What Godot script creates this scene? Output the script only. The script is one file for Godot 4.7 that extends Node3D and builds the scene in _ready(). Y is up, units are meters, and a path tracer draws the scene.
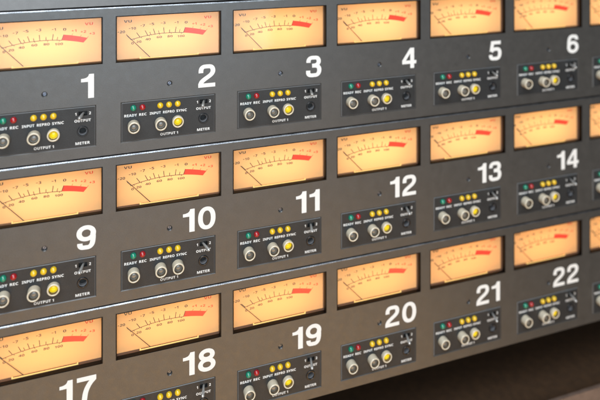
extends Node3D
# Three rack panels of amber level meters on a tape machine. Lengths below are in millimetres unless they end in _m.

const MM := 0.001
const FIGURE := Vector2(1.0, 0.885)   # figures are drawn 18 high and set 16 high
const PITCH := 80.0
const ROW := 99.92
const COLUMNS := 7
const TOP := 22.1            # upper edge of a panel above the middle of its meters
const FOOT := -77.25         # lower edge of a panel
const EDGE_LEFT := -46.0
const EDGE_RIGHT := 526.0

var M := {}
var taken := {}
var fonts := {}
var text_cache := {}
const WORDS := ["", "one", "two", "three", "four", "five", "six", "seven", "eight", "nine", "ten", "eleven", "twelve", "thirteen", "fourteen", "fifteen", "sixteen", "seventeen", "eighteen", "nineteen", "twenty", "twenty-one", "twenty-two", "twenty-three"]
const PLACES := ["top", "middle", "bottom"]


func _ready() -> void:
	set_camera_and_light()
	make_materials()
	build_cabinet()
	for row in 3:
		build_panel(row)
	for row in 3:
		for col in COLUMNS:
			build_meter(row, col)
	for row in 3:
		for col in COLUMNS:
			build_controls(row, col)


# ------------------------------------------------------------------ camera, light, exposure
func set_camera_and_light() -> void:
	var cam := Camera3D.new()
	cam.name = "camera"
	add_child(cam)
	cam.position = Vector3(0.02619, 0.08709, 0.43364)
	cam.rotation = Vector3(0, -0.3301, 0)
	cam.projection = Camera3D.PROJECTION_FRUSTUM
	cam.near = 0.05
	cam.far = 20.0
	cam.size = cam.near * 400.0 / 620.0
	cam.frustum_offset = Vector2(0, -290.2 / 620.0 * cam.near)
	var lens := CameraAttributesPhysical.new()
	lens.frustum_near = 0.05
	lens.frustum_far = 20.0
	lens.frustum_focal_length = 24.0
	lens.exposure_aperture = 2.4
	lens.frustum_focus_distance = 0.43
	cam.attributes = lens
	cam.current = true

	var env := Environment.new()
	env.background_mode = Environment.BG_COLOR
	env.background_color = Color(0.03, 0.027, 0.024).linear_to_srgb()
	env.tonemap_mode = Environment.TONE_MAPPER_LINEAR
	env.tonemap_exposure = 1.0
	env.sdfgi_enabled = true
	env.ssao_enabled = true
	env.ssil_enabled = true
	var we := WorldEnvironment.new()
	we.name = "surroundings"
	we.environment = env
	add_child(we)

	# the room's ceiling light: above, in front of the panels and to their left
	area("ceiling_light", Vector3(-0.3, 1.25, 0.95), Vector3(0.1, -0.1, 0), Vector2(1.3, 0.8), Color(0.95, 0.975, 1.0), 3.0)
	# the pale window behind the camera, which the paint and the meter glasses mirror
	area("window_light", Vector3(0.03, 0.1, 1.7), Vector3(0.0, -0.05, 0), Vector2(1.25, 1.2), Color(0.88, 0.95, 1.0), 2.5)
	# the warm lamp low in front of the machine
	area("floor_lamp", Vector3(0.2, -1.0, 1.0), Vector3(0.15, -0.2, 0), Vector2(1.4, 0.6), Color(1.0, 0.77, 0.48), 0.9)


func area(called: String, at: Vector3, to: Vector3, size: Vector2, color: Color, energy: float) -> void:
	var l := AreaLight3D.new()
	l.name = called
	add_child(l)
	l.look_at_from_position(at, to, Vector3.UP)
	l.area_size = size
	l.area_normalize_energy = true
	l.light_color = color
	l.light_energy = energy
	l.area_range = 6.0
	l.shadow_enabled = true


# ------------------------------------------------------------------ materials
func lin(r: float, g: float, b: float) -> Color:
	return Color(r, g, b).linear_to_srgb()


func mat(called: String, color: Color, rough: float, metal := 0.0) -> StandardMaterial3D:
	var m := StandardMaterial3D.new()
	m.resource_name = called
	m.albedo_color = color
	m.roughness = rough
	m.metallic = metal
	return m


func grain(seed_value: int, frequency: float, octaves: int, size := 512) -> Image:
	var n := FastNoiseLite.new()
	n.seed = seed_value
	n.frequency = frequency
	n.fractal_octaves = octaves
	return n.get_seamless_image(size, size)


# fine paint: orange-peel grain, soft mottling and a few pale dust specks
func paint(called: String, color: Color, rough: float, mottle: float, seed_value: int) -> StandardMaterial3D:
	var m := mat(called, Color.WHITE, rough)
	var fine := grain(seed_value, 0.35, 2)
	var wide := grain(seed_value + 1, 0.02, 4)
	var im := Image.create(512, 512, false, Image.FORMAT_RGB8)
	var rn := RandomNumberGenerator.new()
	rn.seed = seed_value + 2
	for y in 512:
		for x in 512:
			var k := 1.0 + mottle * ((fine.get_pixel(x, y).r - 0.5) * 2.6 + (wide.get_pixel(x, y).r - 0.5) * 0.8)
			im.set_pixel(x, y, Color(color.r * k, color.g * k, color.b * k))
	for i in 26:
		var x := rn.randi_range(2, 508)
		var y := rn.randi_range(2, 508)
		var k := rn.randf_range(1.15, 1.5)
		for d in rn.randi_range(1, 3):
			im.set_pixel(x + d, y + rn.randi_range(0, 1), Color(color.r * k, color.g * k, color.b * k))
	m.albedo_texture = ImageTexture.create_from_image(im)
	var rl := Image.create(512, 512, false, Image.FORMAT_RGB8)
	for y in 512:
		for x in 512:
			var k := 0.86 + 0.28 * wide.get_pixel((x * 2) % 512, (y * 2) % 512).r
			rl.set_pixel(x, y, Color(k, k, k))
	m.roughness_texture = ImageTexture.create_from_image(rl)
	m.heightmap_enabled = true
	m.heightmap_texture = ImageTexture.create_from_image(fine)
	m.heightmap_scale = 0.004
	m.uv1_triplanar = true
	m.uv1_world_triplanar = true
	m.uv1_scale = Vector3.ONE * 9.0
	return m


func make_materials() -> void:
	M.panel = paint("grey panel paint", lin(0.044, 0.042, 0.039), 0.44, 0.16, 11)
	M.panel.metallic_specular = 0.68
	M.plate = paint("charcoal plate paint", lin(0.024, 0.025, 0.026), 0.5, 0.2, 31)
	M.plate.metallic_specular = 0.42
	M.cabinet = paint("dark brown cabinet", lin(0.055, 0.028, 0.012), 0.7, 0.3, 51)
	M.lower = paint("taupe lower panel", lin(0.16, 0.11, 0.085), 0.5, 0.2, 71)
	M.edge = mat("worn plate edge", lin(0.16, 0.16, 0.16), 0.5)
	M.bright = paint("satin worn metal edge", lin(0.3, 0.31, 0.33), 0.36, 0.5, 91)
	M.bright.metallic = 1.0
	M.white = paint("white number ink", lin(0.78, 0.77, 0.74), 0.55, 0.03, 111)
	M.letter = mat("white lettering", lin(0.78, 0.78, 0.76), 0.5)
	M.bezel = mat("dark brown bezel plastic", lin(0.004, 0.0025, 0.002), 0.45)
	M.bezel.metallic_specular = 0.25
	M.dial = mat("translucent dial card", lin(0.82, 0.53, 0.22), 0.6)
	M.dial.backlight_enabled = true
	M.dial.backlight = lin(1.0, 0.78, 0.5)
	M.reflector = mat("white lamp box", lin(0.7, 0.58, 0.4), 0.7)
	M.wall = mat("brown inner wall", lin(0.08, 0.032, 0.01), 0.35)
	M.bulb = mat("glowing lamp tube", lin(1.0, 0.8, 0.5), 0.4)
	M.bulb.emission_enabled = true
	M.bulb.emission = lin(1.0, 0.6, 0.25)
	M.bulb.emission_energy_multiplier = 1.0
	M.ink = mat("black dial ink", lin(0.012, 0.008, 0.005), 0.6)
	M.red_ink = mat("red dial ink", lin(0.85, 0.06, 0.012), 0.55)
	M.red_ink.backlight_enabled = true
	M.red_ink.backlight = lin(1.0, 0.08, 0.015)
	M.needle = mat("dark needle", lin(0.02, 0.011, 0.006), 0.4)
	M.bar = mat("glowing lamp guide", lin(0.9, 0.6, 0.2), 0.3)
	M.bar.emission_enabled = true
	M.bar.emission = lin(1.0, 0.55, 0.12)
	M.bar.emission_energy_multiplier = 0.45
	M.pane = mat("clear window", Color(1, 1, 1, 0.03), 0.05)
	M.pane.metallic_specular = 0.36
	M.pane.transparency = BaseMaterial3D.TRANSPARENCY_ALPHA
	M.green = led("green lamp plastic", lin(0.01, 0.22, 0.13))
	M.red = led("red lamp plastic", lin(0.35, 0.012, 0.015))
	M.yellow = led("yellow lamp plastic", lin(0.75, 0.48, 0.015))
	M.cream = mat("cream button plastic", lin(0.66, 0.58, 0.44), 0.16)
	M.cream.clearcoat_enabled = true
	M.cream.clearcoat = 0.5
	M.cream.clearcoat_roughness = 0.1
	M.cup = mat("bronze button cup", lin(0.17, 0.125, 0.08), 0.25, 0.4)
	M.lens = mat("clear button lens", lin(0.15, 0.14, 0.12), 0.12)
	M.lens.clearcoat_enabled = true
	M.lens.clearcoat = 1.0
	M.lit = mat("lit yellow button lamp", lin(0.85, 0.6, 0.012), 0.2)
	M.lit.emission_enabled = true
	M.lit.emission = lin(1.0, 0.72, 0.015)
	M.lit.emission_energy_multiplier = 0.2
	M.black = mat("black plastic", lin(0.007, 0.007, 0.008), 0.35)
	M.dark = mat("dark hole", lin(0.006, 0.006, 0.006), 0.7)
	M.chrome = mat("nickel lever", lin(0.82, 0.8, 0.76), 0.4, 0.75)
	M.sleeve = mat("grey socket sleeve", lin(0.2, 0.2, 0.21), 0.4)
	M.screw = mat("blued steel screw", lin(0.19, 0.21, 0.26), 0.42, 1.0)


func led(called: String, color: Color) -> StandardMaterial3D:
	var m := mat(called, color, 0.12)
	m.clearcoat_enabled = true
	m.clearcoat = 0.8
	m.clearcoat_roughness = 0.05
	return m


# ------------------------------------------------------------------ mesh helpers (points in millimetres)
func start() -> SurfaceTool:
	var st := SurfaceTool.new()
	st.begin(Mesh.PRIMITIVE_TRIANGLES)
	return st


func tri(st: SurfaceTool, p: Array, n: Array) -> void:
	var order := [0, 1, 2]
	var face: Vector3 = (p[1] - p[0]).cross(p[2] - p[0])
	if face.dot(n[0] + n[1] + n[2]) > 0.0:
		order = [0, 2, 1]
	for k in order:
		st.set_normal(n[k])
		st.set_uv(Vector2(p[k].x, p[k].y) * 0.01)
		st.add_vertex(p[k] * MM)


func quad(st: SurfaceTool, a: Vector3, b: Vector3, c: Vector3, d: Vector3, n: Vector3) -> void:
	tri(st, [a, b, c], [n, n, n])
	tri(st, [a, c, d], [n, n, n])


func rect(st: SurfaceTool, x0: float, y0: float, x1: float, y1: float, z: float) -> void:
	quad(st, Vector3(x0, y0, z), Vector3(x1, y0, z), Vector3(x1, y1, z), Vector3(x0, y1, z), Vector3.BACK)


# the four sides between two rectangles [x0, y0, x1, y1] at two heights; inward: the sides of a hole
func sleeve(st: SurfaceTool, a: Array, za: float, b: Array, zb: float, inward: bool) -> void:
	var p := [Vector3(a[0], a[1], za), Vector3(a[2], a[1], za), Vector3(a[2], a[3], za), Vector3(a[0], a[3], za)]
	var q := [Vector3(b[0], b[1], zb), Vector3(b[2], b[1], zb), Vector3(b[2], b[3], zb), Vector3(b[0], b[3], zb)]
	var mid: Vector3 = (p[0] + p[2] + q[0] + q[2]) / 4.0
	for k in 4:
		var j := (k + 1) % 4
		var n: Vector3 = (p[j] - p[k]).cross(q[k] - p[k]).normalized()
		var out: Vector3 = (p[k] + p[j] + q[k] + q[j]) / 4.0 - mid
		out.z = 0
		if n.length() < 0.5:
			continue
		if absf(n.z) > 0.98:
			n = Vector3.BACK
		elif (n.dot(out) > 0.0) == inward:
			n = -n
		quad(st, p[k], p[j], q[j], q[k], n)


func box(st: SurfaceTool, x0: float, y0: float, z0: float, x1: float, y1: float, z1: float) -> void:
	for s in [0, 1]:
		var x := x1 if s else x0
		var y := y1 if s else y0
		var z := z1 if s else z0
		var f := 1.0 if s else -1.0
		quad(st, Vector3(x, y0, z0), Vector3(x, y1, z0), Vector3(x, y1, z1), Vector3(x, y0, z1), Vector3(f, 0, 0))
		quad(st, Vector3(x0, y, z0), Vector3(x1, y, z0), Vector3(x1, y, z1), Vector3(x0, y, z1), Vector3(0, f, 0))
		quad(st, Vector3(x0, y0, z), Vector3(x1, y0, z), Vector3(x1, y1, z), Vector3(x0, y1, z), Vector3(0, 0, f))


# a turned shape about the z axis through (cx, cy); profile of [radius, z] from the base outwards to the front and inwards
func lathe(st: SurfaceTool, cx: float, cy: float, profile: Array, seg := 28, smooth := false) -> void:
	var normals := []
	for i in profile.size() - 1:
		var d := Vector2(profile[i + 1][0] - profile[i][0], profile[i + 1][1] - profile[i][1]).normalized()
		normals.append(Vector2(d.y, -d.x))
	for i in profile.size() - 1:
		var na: Vector2 = normals[i]
		var nb: Vector2 = normals[i]
		if smooth:
			if i > 0: na = (normals[i] + normals[i - 1]).normalized()
			if i < normals.size() - 1: nb = (normals[i] + normals[i + 1]).normalized()
		for s in seg:
			var t0 := TAU * s / seg
			var t1 := TAU * (s + 1) / seg
			var e0 := Vector3(cos(t0), sin(t0), 0)
			var e1 := Vector3(cos(t1), sin(t1), 0)
			var c := Vector3(cx, cy, 0)
			var a: Vector3 = c + e0 * profile[i][0] + Vector3(0, 0, profile[i][1])
			var b: Vector3 = c + e1 * profile[i][0] + Vector3(0, 0, profile[i][1])
			var g: Vector3 = c + e1 * profile[i + 1][0] + Vector3(0, 0, profile[i + 1][1])
			var h: Vector3 = c + e0 * profile[i + 1][0] + Vector3(0, 0, profile[i + 1][1])
			var n0 := e0 * na.x + Vector3(0, 0, na.y)
			var n1 := e1 * na.x + Vector3(0, 0, na.y)
			var n2 := e1 * nb.x + Vector3(0, 0, nb.y)
			var n3 := e0 * nb.x + Vector3(0, 0, nb.y)
			if profile[i][0] > 0.0001: tri(st, [a, b, g], [n0, n1, n2])
			if profile[i + 1][0] > 0.0001: tri(st, [a, g, h], [n0, n2, n3])


# a tapered round rod between two points, with a rounded far end
func rod(st: SurfaceTool, a: Vector3, b: Vector3, ra: float, rb: float, seg := 14) -> void:
	var d := (b - a).normalized()
	var u := d.cross(Vector3.UP if absf(d.y) < 0.9 else Vector3.RIGHT).normalized()
	var v := d.cross(u)
	var rings := [[a, ra], [b, rb]]
	for k in range(1, 5):
		var t := PI / 2 * k / 4
		rings.append([b + d * rb * sin(t), rb * cos(t)])
	for i in rings.size() - 1:
		for s in seg:
			var t0 := TAU * s / seg
			var t1 := TAU * (s + 1) / seg
			var e0 := u * cos(t0) + v * sin(t0)
			var e1 := u * cos(t1) + v * sin(t1)
			var k0: Vector3 = d * sin(PI / 2 * maxi(i - 1, 0) / 4)
			var k1: Vector3 = d * sin(PI / 2 * maxi(i, 0) / 4) if i > 0 else Vector3.ZERO
			var pa: Vector3 = rings[i][0] + e0 * rings[i][1]
			var pb: Vector3 = rings[i][0] + e1 * rings[i][1]
			var pc: Vector3 = rings[i + 1][0] + e1 * rings[i + 1][1]
			var pd: Vector3 = rings[i + 1][0] + e0 * rings[i + 1][1]
			tri(st, [pa, pb, pc], [(e0 + k0).normalized(), (e1 + k0).normalized(), (e1 + k1).normalized()])
			tri(st, [pa, pc, pd], [(e0 + k0).normalized(), (e1 + k1).normalized(), (e0 + k1).normalized()])


# the ring between a rectangle and a round hole in it
func rect_round(st: SurfaceTool, x0: float, y0: float, x1: float, y1: float, cx: float, cy: float, r: float, z: float) -> void:
	var seg := 32
	var on_rect := func(t: float) -> Vector3:
		var e := Vector2(cos(t), sin(t))
		var k := INF
		if e.x > 1e-6: k = minf(k, (x1 - cx) / e.x)
		if e.x < -1e-6: k = minf(k, (x0 - cx) / e.x)
		if e.y > 1e-6: k = minf(k, (y1 - cy) / e.y)
		if e.y < -1e-6: k = minf(k, (y0 - cy) / e.y)
		return Vector3(cx + e.x * k, cy + e.y * k, z)
	var turns := []
	for s in seg:
		turns.append(TAU * s / seg)
	for corner in [Vector2(x1, y1), Vector2(x0, y1), Vector2(x0, y0), Vector2(x1, y0)]:
		turns.append(fposmod((corner - Vector2(cx, cy)).angle(), TAU))
	turns.sort()
	turns.append(TAU)
	for s in turns.size() - 1:
		var t0: float = turns[s]
		var t1: float = turns[s + 1]
		if t1 - t0 < 1e-5:
			continue
		quad(st, on_rect.call(t0), on_rect.call(t1), Vector3(cx + r * cos(t1), cy + r * sin(t1), z), Vector3(cx + r * cos(t0), cy + r * sin(t0), z), Vector3.BACK)


func lettering(what: String, bold: bool) -> Array:
	var key := what + str(bold)
	if not text_cache.has(key):
		if not fonts.has(bold):
			var sf := SystemFont.new()
			sf.font_names = PackedStringArray(["Droid Sans"])
			sf.font_weight = 700 if bold else 400
			fonts[bold] = sf
		var t := TextMesh.new()
		t.font = fonts[bold]
		t.font_size = 100
		t.pixel_size = 0.01
		t.depth = 0.01
		t.curve_step = 0.5
		t.text = what
		var arrays := t.surface_get_arrays(0)
		var points := PackedVector3Array()
		var normals := PackedVector3Array()
		var order = arrays[Mesh.ARRAY_INDEX] if arrays[Mesh.ARRAY_INDEX] != null else range(arrays[Mesh.ARRAY_VERTEX].size())
		for k in order:
			points.append(arrays[Mesh.ARRAY_VERTEX][k])
			normals.append(arrays[Mesh.ARRAY_NORMAL][k])
		text_cache[key] = [t, t.get_aabb(), points, normals]
	return text_cache[key]


# lettering fitted to a box: middle (x, y), capital height and, if given, full width; its face at z
func write(st: SurfaceTool, what: String, x: float, y: float, high: float, wide: float, z: float, bold := true) -> void:
	var got := lettering(what, bold)
	var b: AABB = got[1]
	var ky := high / b.size.y
	var kx := wide / b.size.x if wide > 0 else ky
	var c := b.get_center()
	var basis := Basis.from_scale(Vector3(kx, ky, 4.0) * MM)
	var at := Transform3D(basis, Vector3(x - c.x * kx, y - c.y * ky, z) * MM)
	for k in got[2].size():
		st.set_normal(got[3][k])
		st.set_uv(Vector2.ZERO)
		st.add_vertex(at * got[2][k])


func numbered(called: String) -> String:
	taken[called] = taken.get(called, -1) + 1
	return called if taken[called] == 0 else "%s_%03d" % [called, taken[called]]


func part(called: String, st: SurfaceTool, m: Material, parent: Node3D) -> MeshInstance3D:
	return piece(called, st.commit(), m, parent)


func piece(called: String, mesh: Mesh, m: Material, parent: Node3D) -> MeshInstance3D:
	var o := MeshInstance3D.new()
	o.name = called
	o.mesh = mesh
	o.material_override = m
	parent.add_child(o, true)
	return o


func thing(called: String, label: String, category: String, group: String, at: Vector3) -> Node3D:
	var o := Node3D.new()
	o.name = numbered(called)
	add_child(o)
	o.position = at * MM
	o.set_meta("label", label)
	o.set_meta("category", category)
	if group: o.set_meta("group", group)
	return o


func spot(row: int, col: int) -> Vector3:
	return Vector3(col * PITCH, -row * ROW, 0)


# ------------------------------------------------------------------ the cabinet that carries the panels
func build_cabinet() -> void:
	var low := FOOT - 2.0 * ROW
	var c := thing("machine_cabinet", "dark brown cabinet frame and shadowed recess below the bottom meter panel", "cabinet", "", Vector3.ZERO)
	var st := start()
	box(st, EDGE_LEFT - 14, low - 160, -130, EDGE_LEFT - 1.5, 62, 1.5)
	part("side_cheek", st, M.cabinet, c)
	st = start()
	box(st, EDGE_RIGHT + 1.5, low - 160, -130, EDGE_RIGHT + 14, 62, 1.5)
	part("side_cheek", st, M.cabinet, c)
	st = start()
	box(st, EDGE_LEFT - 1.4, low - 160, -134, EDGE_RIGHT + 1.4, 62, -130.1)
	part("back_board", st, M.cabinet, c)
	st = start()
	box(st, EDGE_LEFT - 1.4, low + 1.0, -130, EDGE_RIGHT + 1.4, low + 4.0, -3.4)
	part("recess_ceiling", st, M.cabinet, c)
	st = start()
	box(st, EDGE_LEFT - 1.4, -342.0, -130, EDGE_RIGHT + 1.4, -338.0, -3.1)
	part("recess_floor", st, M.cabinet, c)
	# the sloping cover above the top panel
	var cover := thing("top_cover", "plain grey cover strip above the top row of meters", "cover", "", Vector3.ZERO)
	st = start()
	var n := Vector3(0, 0.42, 0.907).normalized()
	var y0 := TOP + 0.75
	quad(st, Vector3(EDGE_LEFT, y0, -0.6), Vector3(EDGE_RIGHT, y0, -0.6), Vector3(EDGE_RIGHT, y0 + 36, -17.3), Vector3(EDGE_LEFT, y0 + 36, -17.3), n)
	quad(st, Vector3(EDGE_LEFT, y0, -0.6), Vector3(EDGE_RIGHT, y0, -0.6), Vector3(EDGE_RIGHT, y0, -4), Vector3(EDGE_LEFT, y0, -4), Vector3.DOWN)
	quad(st, Vector3(EDGE_LEFT, y0 + 36, -17.3), Vector3(EDGE_RIGHT, y0 + 36, -17.3), Vector3(EDGE_RIGHT, y0 + 36, -130), Vector3(EDGE_LEFT, y0 + 36, -130), Vector3.UP)
	part("cover_sheet", st, M.panel, cover)
	# the panel below the recess
	var d := thing("lower_panel", "taupe panel edge in the bottom right corner below the dark recess", "panel", "", Vector3.ZERO)
	st = start()
	var yt := -336.0
	box(st, EDGE_LEFT, yt - 90, -3, EDGE_RIGHT, yt, 0)
	part("lower_sheet", st, M.lower, d)


# ------------------------------------------------------------------ one row: a painted sheet with openings, numbers and screws
func build_panel(row: int) -> void:
	var labels := [
		"long grey meter panel of the top row, numbered 1 to 6",
		"long grey meter panel of the middle row, numbered 9 to 14",
		"long grey meter panel of the bottom row, numbered 17 to 22"]
	var p := thing("meter_panel", labels[row], "panel", "rows of meter panels", Vector3(0, -row * ROW, 0))
	var st := start()
	var c := 0.45
	var yt := TOP - 1.05
	var yb := FOOT + 0.5
	for col in COLUMNS:
		var o := col * PITCH
		var x0 := EDGE_LEFT if col == 0 else o - PITCH / 2
		var x1 := EDGE_RIGHT if col == COLUMNS - 1 else o + PITCH / 2
		var mx := 35.4
		var my := 15.25
		# front face, in bands round the openings
		rect(st, x0, my + c, x1, yt, 0)
		rect(st, x0, -my - c, o - mx - c, my + c, 0)
		rect(st, o + mx + c, -my - c, x1, my + c, 0)
		rect(st, x0, -28.5, x1, -my - c, 0)
		rect(st, x0, -36.5, o - 4, -28.5, 0)
		rect(st, o + 4, -36.5, x1, -28.5, 0)
		rect_round(st, o - 4, -36.5, o + 4, -28.5, o - 0.2, -32.6, 1.9, 0)
		rect(st, x0, -43 + c, x1, -36.5, 0)
		rect(st, x0, -69.5 - c, o - 32.25 - c, -43 + c, 0)
		rect(st, o + 31.25 + c, -69.5 - c, x1, -43 + c, 0)
		rect(st, x0, yb, x1, -69.5 - c, 0)
		# chamfered edges and the sides of the openings
		var a := [o - mx - c, -my - c, o + mx + c, my + c]
		var b := [o - mx, -my, o + mx, my]
		sleeve(st, a, 0, a, -0.5, true)
		a = [o - 32.25 - c, -69.5 - c, o + 31.25 + c, -43 + c]
		b = [o - 32.25, -69.5, o + 31.25, -43]
		sleeve(st, a, 0, b, -c, true)
		sleeve(st, b, -c, b, -2.6, true)
		lathe(st, o - 0.2, -32.6, [[1.9, 0.0], [1.35, -0.55], [1.35, -2.6]], 32)
	part("face_sheet", st, M.panel, p)
	st = start()
	# rounded upper edge, small lower chamfer, ends, top and bottom
	var steps := 6
	for k in steps:
		var t0 := PI / 2 * k / steps
		var t1 := PI / 2 * (k + 1) / steps
		var n0 := Vector3(0, sin(t0), cos(t0))
		var n1 := Vector3(0, sin(t1), cos(t1))
		var q0 := Vector3(0, yt, -1.05) + n0 * 1.05
		var q1 := Vector3(0, yt, -1.05) + n1 * 1.05
		var l := Vector3(EDGE_LEFT, 0, 0)
		var r := Vector3(EDGE_RIGHT, 0, 0)
		tri(st, [q0 + l, q0 + r, q1 + r], [n0, n0, n1])
		tri(st, [q0 + l, q1 + r, q1 + l], [n0, n1, n1])
	part("bevelled_edge", st, M.bright, p)
	st = start()
	quad(st, Vector3(EDGE_LEFT, TOP, -1.05), Vector3(EDGE_RIGHT, TOP, -1.05), Vector3(EDGE_RIGHT, TOP, -3), Vector3(EDGE_LEFT, TOP, -3), Vector3.UP)
	quad(st, Vector3(EDGE_LEFT, yb, 0), Vector3(EDGE_RIGHT, yb, 0), Vector3(EDGE_RIGHT, FOOT, -0.5), Vector3(EDGE_LEFT, FOOT, -0.5), Vector3(0, -1, 1).normalized())
	quad(st, Vector3(EDGE_LEFT, FOOT, -0.5), Vector3(EDGE_RIGHT, FOOT, -0.5), Vector3(EDGE_RIGHT, FOOT, -3), Vector3(EDGE_LEFT, FOOT, -3), Vector3.DOWN)
	part("sheet_fold", st, M.panel, p)
	# white numbers and the adjusting screws
	st = start()
	lathe(st, 0, 0, [[1.3, -2.4], [1.3, -1.5], [1.1, -1.25], [0.0, -1.25]], 24)
	var screw_mesh := st.commit()
	st = start()
	box(st, -1.0, -0.17, -1.3, 1.0, 0.17, -1.2)
	var slot_mesh := st.commit()
	var rn := RandomNumberGenerator.new()
	rn.seed = 5 + row
	for col in COLUMNS:
		var number := row * 8 + col + 1
		st = start()
		var digits := str(number)
		var right := 30.3 if digits.ends_with("1") else 31.8
		for k in range(digits.length() - 1, -1, -1):
			var w := 8.2 if digits[k] == "1" else 12.5
			draw_digit(st, digits[k], Vector2(col * PITCH + right - w, -37.55))
			right -= w + 2.3
		part("number", st, M.white, p)
		var s := piece("adjusting_screw", screw_mesh, M.screw, p)
		s.position = Vector3(col * PITCH - 0.2, -32.6, 0) * MM
		var k2 := piece("slot", slot_mesh, M.dark, s)
		k2.rotation.z = rn.randf_range(-1.2, 1.2)


# bold grotesque figures in a box 12.5 wide and 18 high, from filled shapes and broad strokes
func fill_shape(st: SurfaceTool, at: Vector2, points: Array, z: float) -> void:
	var flat := PackedVector2Array(points)
	var order := Geometry2D.triangulate_polygon(flat)
	for k in range(0, order.size(), 3):
		var p := []
		for j in 3:
			var q: Vector2 = flat[order[k + j]] * FIGURE + at
			p.append(Vector3(q.x, q.y, z))
		tri(st, p, [Vector3.BACK, Vector3.BACK, Vector3.BACK])


func sweep(st: SurfaceTool, at: Vector2, points: Array, z: float, closed := false) -> void:
	var line := points
	if not closed:
		for turn in 4:
			var next := [line[0]]
			for k in line.size() - 1:
				next.append(line[k].lerp(line[k + 1], 0.25))
				next.append(line[k].lerp(line[k + 1], 0.75))
			next.append(line[-1])
			line = next
	var left := []
	var right := []
	var count := line.size()
	for k in count:
		var before: Vector2 = line[(k - 1 + count) % count] if closed or k > 0 else line[k]
		var after: Vector2 = line[(k + 1) % count] if closed or k < count - 1 else line[k]
		var d := (after - before).normalized()
		var side := Vector2(-d.y * 1.66, d.x * 1.58)
		left.append((line[k] + side) * FIGURE + at)
		right.append((line[k] - side) * FIGURE + at)
	for k in (count if closed else count - 1):
		var j := (k + 1) % count
		quad(st, Vector3(left[k].x, left[k].y, z), Vector3(left[j].x, left[j].y, z), Vector3(right[j].x, right[j].y, z), Vector3(right[k].x, right[k].y, z), Vector3.BACK)


func ring(cx: float, cy: float, rx: float, ry: float, power := 2.25) -> Array:
	var out := []
	for k in 48:
		var t := TAU * k / 48
		out.append(Vector2(cx + rx * signf(cos(t)) * pow(absf(cos(t)), 2.0 / power), cy + ry * signf(sin(t)) * pow(absf(sin(t)), 2.0 / power)))
	return out


func v2(flat: Array, turned := false) -> Array:
	var out := []
	for k in range(0, flat.size(), 2):
		out.append(Vector2(12.5 - flat[k], 18.0 - flat[k + 1]) if turned else Vector2(flat[k], flat[k + 1]))
	return out


func draw_digit(st: SurfaceTool, digit: String, at: Vector2) -> void:
	var z := 0.05
	var z2 := 0.07
	match digit:
		"0":
			sweep(st, at, ring(6.25, 9.0, 4.5, 7.42, 2.25), z, true)
		"1":
			fill_shape(st, at, v2([8.2, 0, 8.2, 18, 5.1, 18, 4.8, 16.9, 4.2, 15.9, 3.2, 15.2, 1.8, 14.8, 0.1, 14.7, 0.1, 12.2, 4.5, 12.2, 4.5, 0]), z)
		"2":
			sweep(st, at, v2([2.1, 11.4, 2.1, 14.0, 3.3, 16.3, 6.3, 16.5, 9.5, 16.3, 10.7, 13.9, 10.4, 11.2, 8.6, 9.1, 5.4, 6.9, 2.9, 4.9, 1.9, 3.0, 1.85, 0.6]), z)
			fill_shape(st, at, v2([0.2, 0, 12.2, 0, 12.2, 3.1, 0.2, 3.1]), z2)
		"3":
			sweep(st, at, v2([2.1, 12.4, 2.2, 15.0, 4.0, 16.5, 6.3, 16.4, 9.0, 16.3, 10.3, 14.3, 10.1, 11.6, 8.3, 9.9, 5.0, 9.75]), z)
			sweep(st, at, v2([5.0, 9.6, 8.6, 9.6, 10.6, 7.9, 10.7, 4.4, 9.3, 1.8, 6.2, 1.6, 3.2, 1.7, 1.8, 3.2, 1.9, 5.8]), z2)
		"4":
			fill_shape(st, at, v2([7.2, 0, 10.6, 0, 10.6, 18, 7.2, 18]), z)
			fill_shape(st, at, v2([0.1, 3.9, 12.5, 3.9, 12.5, 6.9, 0.1, 6.9]), z2)
			fill_shape(st, at, v2([0.1, 6.8, 3.2, 6.8, 7.3, 13.4, 7.3, 18, 7.0, 18, 0.1, 7.2]), 0.09)
		"5":
			fill_shape(st, at, v2([2.4, 14.8, 11.7, 14.8, 11.7, 18, 2.4, 18]), z)
			fill_shape(st, at, v2([0.9, 8.3, 4.2, 8.8, 5.2, 15, 5.2, 17.9, 2.45, 17.9]), z2)
			sweep(st, at, v2([2.6, 8.2, 4.3, 10.2, 6.8, 10.6, 9.8, 10.3, 11.0, 7.2, 10.4, 3.2, 8.5, 1.5, 5.8, 1.6, 3.0, 1.7, 2.0, 3.2, 1.9, 5.2]), 0.09)
		"6", "9":
			var turn := digit == "9"
			var loop := ring(6.35, 5.9, 4.45, 4.35, 2.1)
			var tail := v2([2.15, 6.0, 2.0, 10.0, 2.6, 14.5, 4.4, 16.5, 6.8, 16.4, 9.4, 16.3, 10.4, 14.6, 10.3, 13.0], turn)
			if turn:
				loop = loop.map(func(q): return Vector2(12.5 - q.x, 18.0 - q.y))
			sweep(st, at, loop, z, true)
			sweep(st, at, tail, z2)
		"7":
			fill_shape(st, at, v2([0.3, 14.7, 12.4, 14.7, 12.4, 18, 0.3, 18]), z)
			sweep(st, at, v2([11.2, 15.6, 8.2, 12.4, 5.7, 7.0, 4.9, 0]), z2)
		"8":
			sweep(st, at, ring(6.25, 13.2, 3.95, 3.25, 2.1), z, true)
			sweep(st, at, ring(6.25, 5.4, 4.5, 3.82, 2.1), z2, true)


# ------------------------------------------------------------------ meters
var meter_parts := {}

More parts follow.
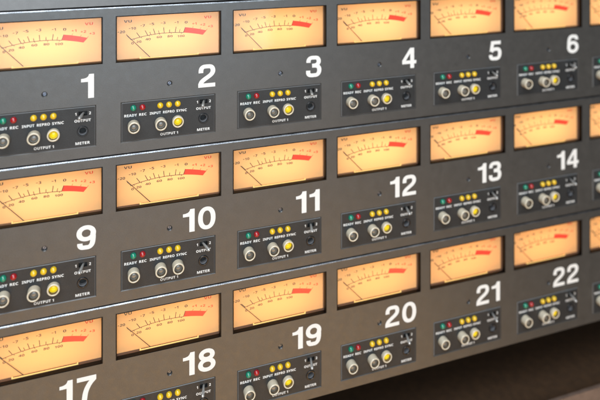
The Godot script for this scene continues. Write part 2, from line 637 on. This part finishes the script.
func arc_point(angle: float, beyond := 0.0) -> Vector2:
	# where the ray from the needle's pivot meets the scale's flat arc
	var pivot := Vector2(0, -28)
	var d := Vector2(-sin(angle), cos(angle))
	var centre := Vector2(-0.6, -98.7)
	var w := pivot - centre
	var b := w.dot(d)
	var t := -b + sqrt(b * b - w.length_squared() + 10000.0)
	return pivot + d * (t + beyond)


func stroke(st: SurfaceTool, a: Vector2, b: Vector2, width: float, z: float) -> void:
	var d := (b - a).normalized()
	var s := Vector2(-d.y, d.x) * width / 2
	quad(st, Vector3(a.x + s.x, a.y + s.y, z), Vector3(b.x + s.x, b.y + s.y, z), Vector3(b.x - s.x, b.y - s.y, z), Vector3(a.x - s.x, a.y - s.y, z), Vector3.BACK)


func make_meter_parts() -> void:
	var zd := -5.5
	var st := start()
	# case behind the panel and the dark lip round the dial
	var inner := [-35.0, -14.95, 35.0, 14.95]
	var outer := [-36.8, -16.8, 36.8, 16.8]
	var trim := [-35.82, -15.67, 35.82, 15.67]
	var lip := [-35.15, -15.05, 35.15, 15.05]
	sleeve(st, trim, -3.2, trim, -0.18, false)
	sleeve(st, trim, -0.18, lip, -0.05, true)
	sleeve(st, lip, -0.05, inner, -3.0, true)
	sleeve(st, outer, -3.2, trim, -3.2, true)
	sleeve(st, outer, -3.2, outer, -28, false)
	rect(st, outer[0], outer[1], outer[2], outer[3], -28)
	meter_parts.case = st.commit()
	st = start()
	sleeve(st, inner, -3.0, inner, zd, true)
	meter_parts.wall = st.commit()
	st = start()
	rect(st, -36.5, -16.5, 36.5, 16.5, zd)
	meter_parts.dial = st.commit()
	# the lamp box behind the translucent dial and its tube
	st = start()
	var behind := [-36.6, -16.6, 36.6, 16.6]
	sleeve(st, behind, zd - 0.1, behind, -27.5, true)
	rect(st, -36.6, -16.6, 36.6, 16.6, -27.5)
	meter_parts.reflector = st.commit()
	st = start()
	box(st, -25, -9, -24.2, 25, 5, -22.2)
	meter_parts.bulb = st.commit()
	# black print
	st = start()
	var zp := zd + 0.03
	for k in 40:
		stroke(st, arc_point(lerpf(0.785, -0.337, k / 40.0)), arc_point(lerpf(0.785, -0.337, (k + 1) / 40.0)), 0.4, zp)
	var deg := [44.2, 35.5, 27.0, 18.1, 6.3, -8.4, -19.3]
	for a in deg:
		stroke(st, arc_point(deg_to_rad(a)), arc_point(deg_to_rad(a), 4.0), 0.46, zp)
	for a in [23.2, 13.0, -0.8, -13.8, 31.5]:
		if a != 31.5:
			stroke(st, arc_point(deg_to_rad(a)), arc_point(deg_to_rad(a), 2.2), 0.4, zp)
	var low := [42.0, 34.5, 25.5, 12.5, -3.0, -17.0]
	for a in low:
		stroke(st, arc_point(deg_to_rad(a)), arc_point(deg_to_rad(a), -0.9), 0.36, zp)
	write(st, "VU", -27.7, 10.8, 1.75, 5.2, zp, true)
	var marks := [["-20", -32.0, 3.8, 5.0], ["-10", -24.7, 5.8, 4.8], ["-7", -17.9, 7.3, 3.2], ["-5", -11.7, 8.1, 3.2], ["-3", -4.0, 8.4, 3.2], ["-1", 5.2, 8.2, 2.6], ["0", 11.9, 7.9, 2.0]]
	for m in marks:
		write_mark(st, m, 1.75, zp)
	for m in [["0", -24.6, -4.4, 1.6], ["20", -20.4, -3.6, 3.4], ["40", -14.3, -2.3, 3.6], ["60", -6.6, -1.3, 3.6], ["80", 0.7, -1.2, 3.6], ["100", 8.3, -1.6, 5.0]]:
		write(st, m[0], m[1], m[2], 1.55, m[3], zp, true)
	meter_parts.print = st.commit()
	# red print
	st = start()
	for k in 16:
		var a0 := deg_to_rad(lerpf(-19.3, -42.0, k / 16.0))
		var a1 := deg_to_rad(lerpf(-19.3, -42.0, (k + 1) / 16.0))
		var p := [arc_point(a0), arc_point(a1), arc_point(a1, 3.9), arc_point(a0, 3.9)]
		quad(st, Vector3(p[0].x, p[0].y, zp), Vector3(p[1].x, p[1].y, zp), Vector3(p[2].x, p[2].y, zp), Vector3(p[3].x, p[3].y, zp), Vector3.BACK)
	for a in [-27.4, -35.4, -41.6]:
		stroke(st, arc_point(deg_to_rad(a), 3.9), arc_point(deg_to_rad(a), 5.2), 0.3, zp)
	write(st, "VU", 27.1, 10.7, 1.75, 5.2, zp, true)
	for m in [["+1", 17.7, 6.6, 3.2], ["+2", 23.6, 5.6, 3.6], ["+3", 29.1, 4.1, 3.6]]:
		write(st, m[0], m[1], m[2], 1.6, m[3], zp, true)
	meter_parts.red = st.commit()
	# needle, lamp guide, window
	st = start()
	var a := Vector3(-29.0, 1.7, -4.6)
	var b := Vector3(-11.9, -15.9, -4.6)
	rod(st, b, a, 0.27, 0.2, 8)
	meter_parts.needle = st.commit()
	st = start()
	box(st, -20, -14.9, -4.0, 20.4, -14.45, -3.4)
	box(st, -20, -14.45, -4.0, -19.2, -13.6, -3.4)
	box(st, 19.6, -14.45, -4.0, 20.4, -13.6, -3.4)
	meter_parts.bar = st.commit()
	st = start()
	rect(st, -35.0, -14.95, 35.0, 14.95, -3.1)
	meter_parts.pane = st.commit()


func write_mark(st: SurfaceTool, m: Array, high: float, z: float) -> void:
	# a minus sign as a stroke of its own, so that the figures keep their height
	var text: String = m[0]
	if text.begins_with("-"):
		var w: float = m[3]
		stroke(st, Vector2(m[1] - w / 2, m[2]), Vector2(m[1] - w / 2 + 1.1, m[2]), 0.34, z)
		write(st, text.substr(1), m[1] + 0.75, m[2], high, w - 1.5, z, true)
	else:
		write(st, text, m[1], m[2], high, m[3], z, true)


func build_meter(row: int, col: int) -> void:
	if meter_parts.is_empty():
		make_meter_parts()
	var number := row * 8 + col + 1
	var label := "amber lit level meter above the white number %s, %s row" % [WORDS[number], PLACES[row]]
	if col == COLUMNS - 1:
		label = "amber level meter cut by the right edge of the photo, %s row" % PLACES[row]
	var o := thing("level_meter", label, "meter", "amber level meters", spot(row, col))
	piece("meter_case", meter_parts.case, M.bezel, o)
	var d := piece("dial", meter_parts.dial, M.dial, o)
	piece("scale_print", meter_parts.print, M.ink, d)
	piece("red_zone_print", meter_parts.red, M.red_ink, d)
	var rn := RandomNumberGenerator.new()
	rn.seed = 300 + number
	var needle := piece("needle", meter_parts.needle, M.needle, o)
	# the needle turns about its pivot; no two rest at quite the same angle
	var turn := deg_to_rad(rn.randf_range(-1.3, 0.9))
	var pivot := Vector3(0, -28, 0) * MM
	needle.transform = Transform3D(Basis(Vector3.BACK, turn), pivot - Basis(Vector3.BACK, turn) * pivot)
	piece("inner_wall", meter_parts.wall, M.wall, o)
	piece("lamp_guide", meter_parts.bar, M.bar, o)
	piece("window_pane", meter_parts.pane, M.pane, o)
	var box_part := piece("lamp_box", meter_parts.reflector, M.reflector, o)
	piece("lamp_tube", meter_parts.bulb, M.bulb, box_part)
	var l := AreaLight3D.new()
	l.name = "meter_lamp"
	o.add_child(l)
	l.transform = Transform3D(Basis(Vector3.UP, PI), Vector3(0, -2, -22.0) * MM)
	l.area_size = Vector2(0.05, 0.014)
	l.area_normalize_energy = true
	# the bottom row's older lamps burn dimmer and redder
	var age := 1.0 if row == 2 else 0.0
	l.light_color = Color(1.0, rn.randf_range(0.76, 0.8) - 0.11 * age, rn.randf_range(0.52, 0.58) - 0.22 * age)
	l.light_energy = (0.00078 - 0.00016 * age) * rn.randf_range(0.86, 1.12)
	l.area_range = 0.5
	l.shadow_enabled = true


# ------------------------------------------------------------------ control plates
var control_parts := {}

func make_control_parts() -> void:
	var st := start()
	var c := 0.35
	var x0 := -32.1
	var x1 := 31.1
	var y0 := -69.35
	var y1 := -43.15
	var zf := -0.12
	rect(st, x0 + c, y0 + c, 19.0, y1 - c, zf)
	rect(st, 28.0, y0 + c, x1 - c, y1 - c, zf)
	rect(st, 19.0, y0 + c, 28.0, -63.5, zf)
	rect_round(st, 19.0, -63.5, 28.0, -55.0, 23.2, -59.2, 2.7, zf)
	rect(st, 19.0, -55.0, 28.0, -48.9, zf)
	rect(st, 19.0, -48.9, 20.6, -45.9, zf)
	rect(st, 26.1, -48.9, 28.0, -45.9, zf)
	rect(st, 19.0, -45.9, 28.0, y1 - c, zf)
	sleeve(st, [20.6, -48.9, 26.1, -45.9], zf, [20.6, -48.9, 26.1, -45.9], -2.4, true)
	sleeve(st, [x0, y0, x1, y1], zf - c, [x0, y0, x1, y1], -2.5, false)
	control_parts.plate = st.commit()
	st = start()
	sleeve(st, [x0, y0, x1, y1], zf - c, [x0 + c, y0 + c, x1 - c, y1 - c], zf, false)
	control_parts.rim = st.commit()
	# lamp: domed cap on a short stem
	st = start()
	var prof := [[2.05, zf], [2.05, 0.45]]
	for k in range(1, 9):
		prof.append([2.05 * cos(PI / 2 * k / 8), 0.45 + 1.7 * sin(PI / 2 * k / 8)])
	lathe(st, 0, 0, prof, 24, true)
	control_parts.lamp = st.commit()
	# button: cream tube with a rounded rim, its cup and the lens in it
	for tall in [5.2, 2.9]:
		st = start()
		var h: float = tall
		prof = [[3.95, zf], [3.95, h - 0.6]]
		for k in range(1, 5):
			prof.append([3.95 - 0.6 * (1 - cos(PI / 2 * k / 4)), h - 0.6 + 0.6 * sin(PI / 2 * k / 4)])
		prof.append([3.2, h])
		prof.append([2.95, h - 0.25])
		lathe(st, 0, 0, prof, 36, true)
		control_parts["button%s" % tall] = st.commit()
		st = start()
		lathe(st, 0, 0, [[2.95, h - 0.25], [2.6, h - 2.4]], 36)
		control_parts["cup%s" % tall] = st.commit()
		st = start()
		prof = [[2.6, h - 2.4], [2.1, h - 2.5]]
		for k in range(1, 7):
			prof.append([2.1 * cos(PI / 2 * k / 6), h - 2.5 + 0.8 * sin(PI / 2 * k / 6)])
		lathe(st, 0, 0, prof, 28, true)
		control_parts["lens%s" % tall] = st.commit()
	# jack: black bush round a hole
	st = start()
	lathe(st, 0, 0, [[3.55, zf], [3.55, 0.25], [3.3, 0.5], [2.75, 0.5], [2.55, 0.25], [2.55, -0.6]], 32)
	control_parts.jack = st.commit()
	st = start()
	lathe(st, 0, 0, [[2.55, -0.6], [2.3, -0.6], [2.3, -4.0]], 28)
	control_parts.sleeve = st.commit()
	st = start()
	lathe(st, 0, 0, [[2.3, -4.0], [0, -4.0]], 24)
	control_parts.contact = st.commit()
	# switch: black sunk slot and a bat-shaped lever
	st = start()
	sleeve(st, [-2.7, -1.45, 2.7, 1.45], -0.5, [-2.7, -1.45, 2.7, 1.45], -2.4, true)
	rect(st, -2.7, -1.45, 2.7, 1.45, -2.4)
	control_parts.slot = st.commit()
	for side in [-1, 1]:
		st = start()
		rod(st, Vector3(side * -0.5, 0.0, -2.2), Vector3(side * 2.0, -0.5, 8.0), 0.65, 1.1, 16)
		control_parts["lever%d" % side] = st.commit()
	var words := {
		"ready": ["READY", -26.2, -51.75, 8.3], "rec": ["REC", -18.15, -51.75, 4.9], "input": ["INPUT", -9.9, -51.75, 7.4], "repro": ["REPRO", -0.8, -51.75, 7.8], "sync": ["SYNC", 8.0, -51.75, 7.2],
		"output_one": ["OUTPUT 1", -0.5, -66.75, 12.0], "output": ["OUTPUT", 23.2, -51.75, 10.2], "meter": ["METER", 23.2, -66.6, 9.0]}
	for w in words:
		st = start()
		write(st, words[w][0], words[w][1], words[w][2] - 0.3, 1.75, words[w][3], zf + 0.02)
		control_parts[w] = st.commit()
	st = start()
	write(st, "1", 18.9, -47.5, 1.8, 0, zf + 0.02)
	control_parts.one = st.commit()
	st = start()
	write(st, "2", 27.8, -47.5, 1.8, 0, zf + 0.02)
	control_parts.two = st.commit()


func build_controls(row: int, col: int) -> void:
	if control_parts.is_empty():
		make_control_parts()
	var number := row * 8 + col + 1
	var label := "dark control plate with one yellow lit button under white number %s" % WORDS[number]
	if number == 10:
		label = "dark control plate with no lit button under white number ten"
	if col == COLUMNS - 1:
		label = "dark control plate cut by the right edge of the photo, %s row" % PLACES[row]
	var o := thing("control_plate", label, "control plate", "control plates under the numbers", spot(row, col))
	var f := piece("face_plate", control_parts.plate, M.plate, o)
	piece("metal_rim", control_parts.rim, M.edge, f)
	for w in ["ready", "rec", "input", "repro", "sync", "output_one", "output", "meter", "one", "two"]:
		piece("lettering", control_parts[w], M.letter, f)
	var lamps := [["green_lamp", M.green, -24.4], ["red_lamp", M.red, -18.4], ["yellow_lamp", M.yellow, -6.6], ["yellow_lamp", M.yellow, -0.65], ["yellow_lamp", M.yellow, 5.3]]
	for l in lamps:
		var q := piece(l[0], control_parts.lamp, l[1], o)
		q.position = Vector3(l[2], -47.1, 0) * MM
	var xs := [-24.3, -6.4, 5.3]
	for k in 3:
		var pressed: bool = k == 2 and number != 10
		var t: String = "2.9" if pressed else "5.2"
		var b := piece("push_button", control_parts["button" + t], M.cream, o)
		b.position = Vector3(xs[k], -59.1, 0) * MM
		piece("cup", control_parts["cup" + t], M.cup, b)
		piece("lens", control_parts["lens" + t], M.lit if pressed else M.lens, b)
	var j := piece("jack_socket", control_parts.jack, M.black, o)
	j.position = Vector3(23.2, -59.2, 0) * MM
	piece("sleeve", control_parts.sleeve, M.sleeve, j)
	piece("contact", control_parts.contact, M.dark, j)
	var s := piece("toggle_switch", control_parts.slot, M.dark, o)
	s.position = Vector3(23.35, -47.4, 0) * MM
	piece("lever", control_parts["lever%d" % (1 if number == 10 else -1)], M.chrome, s)
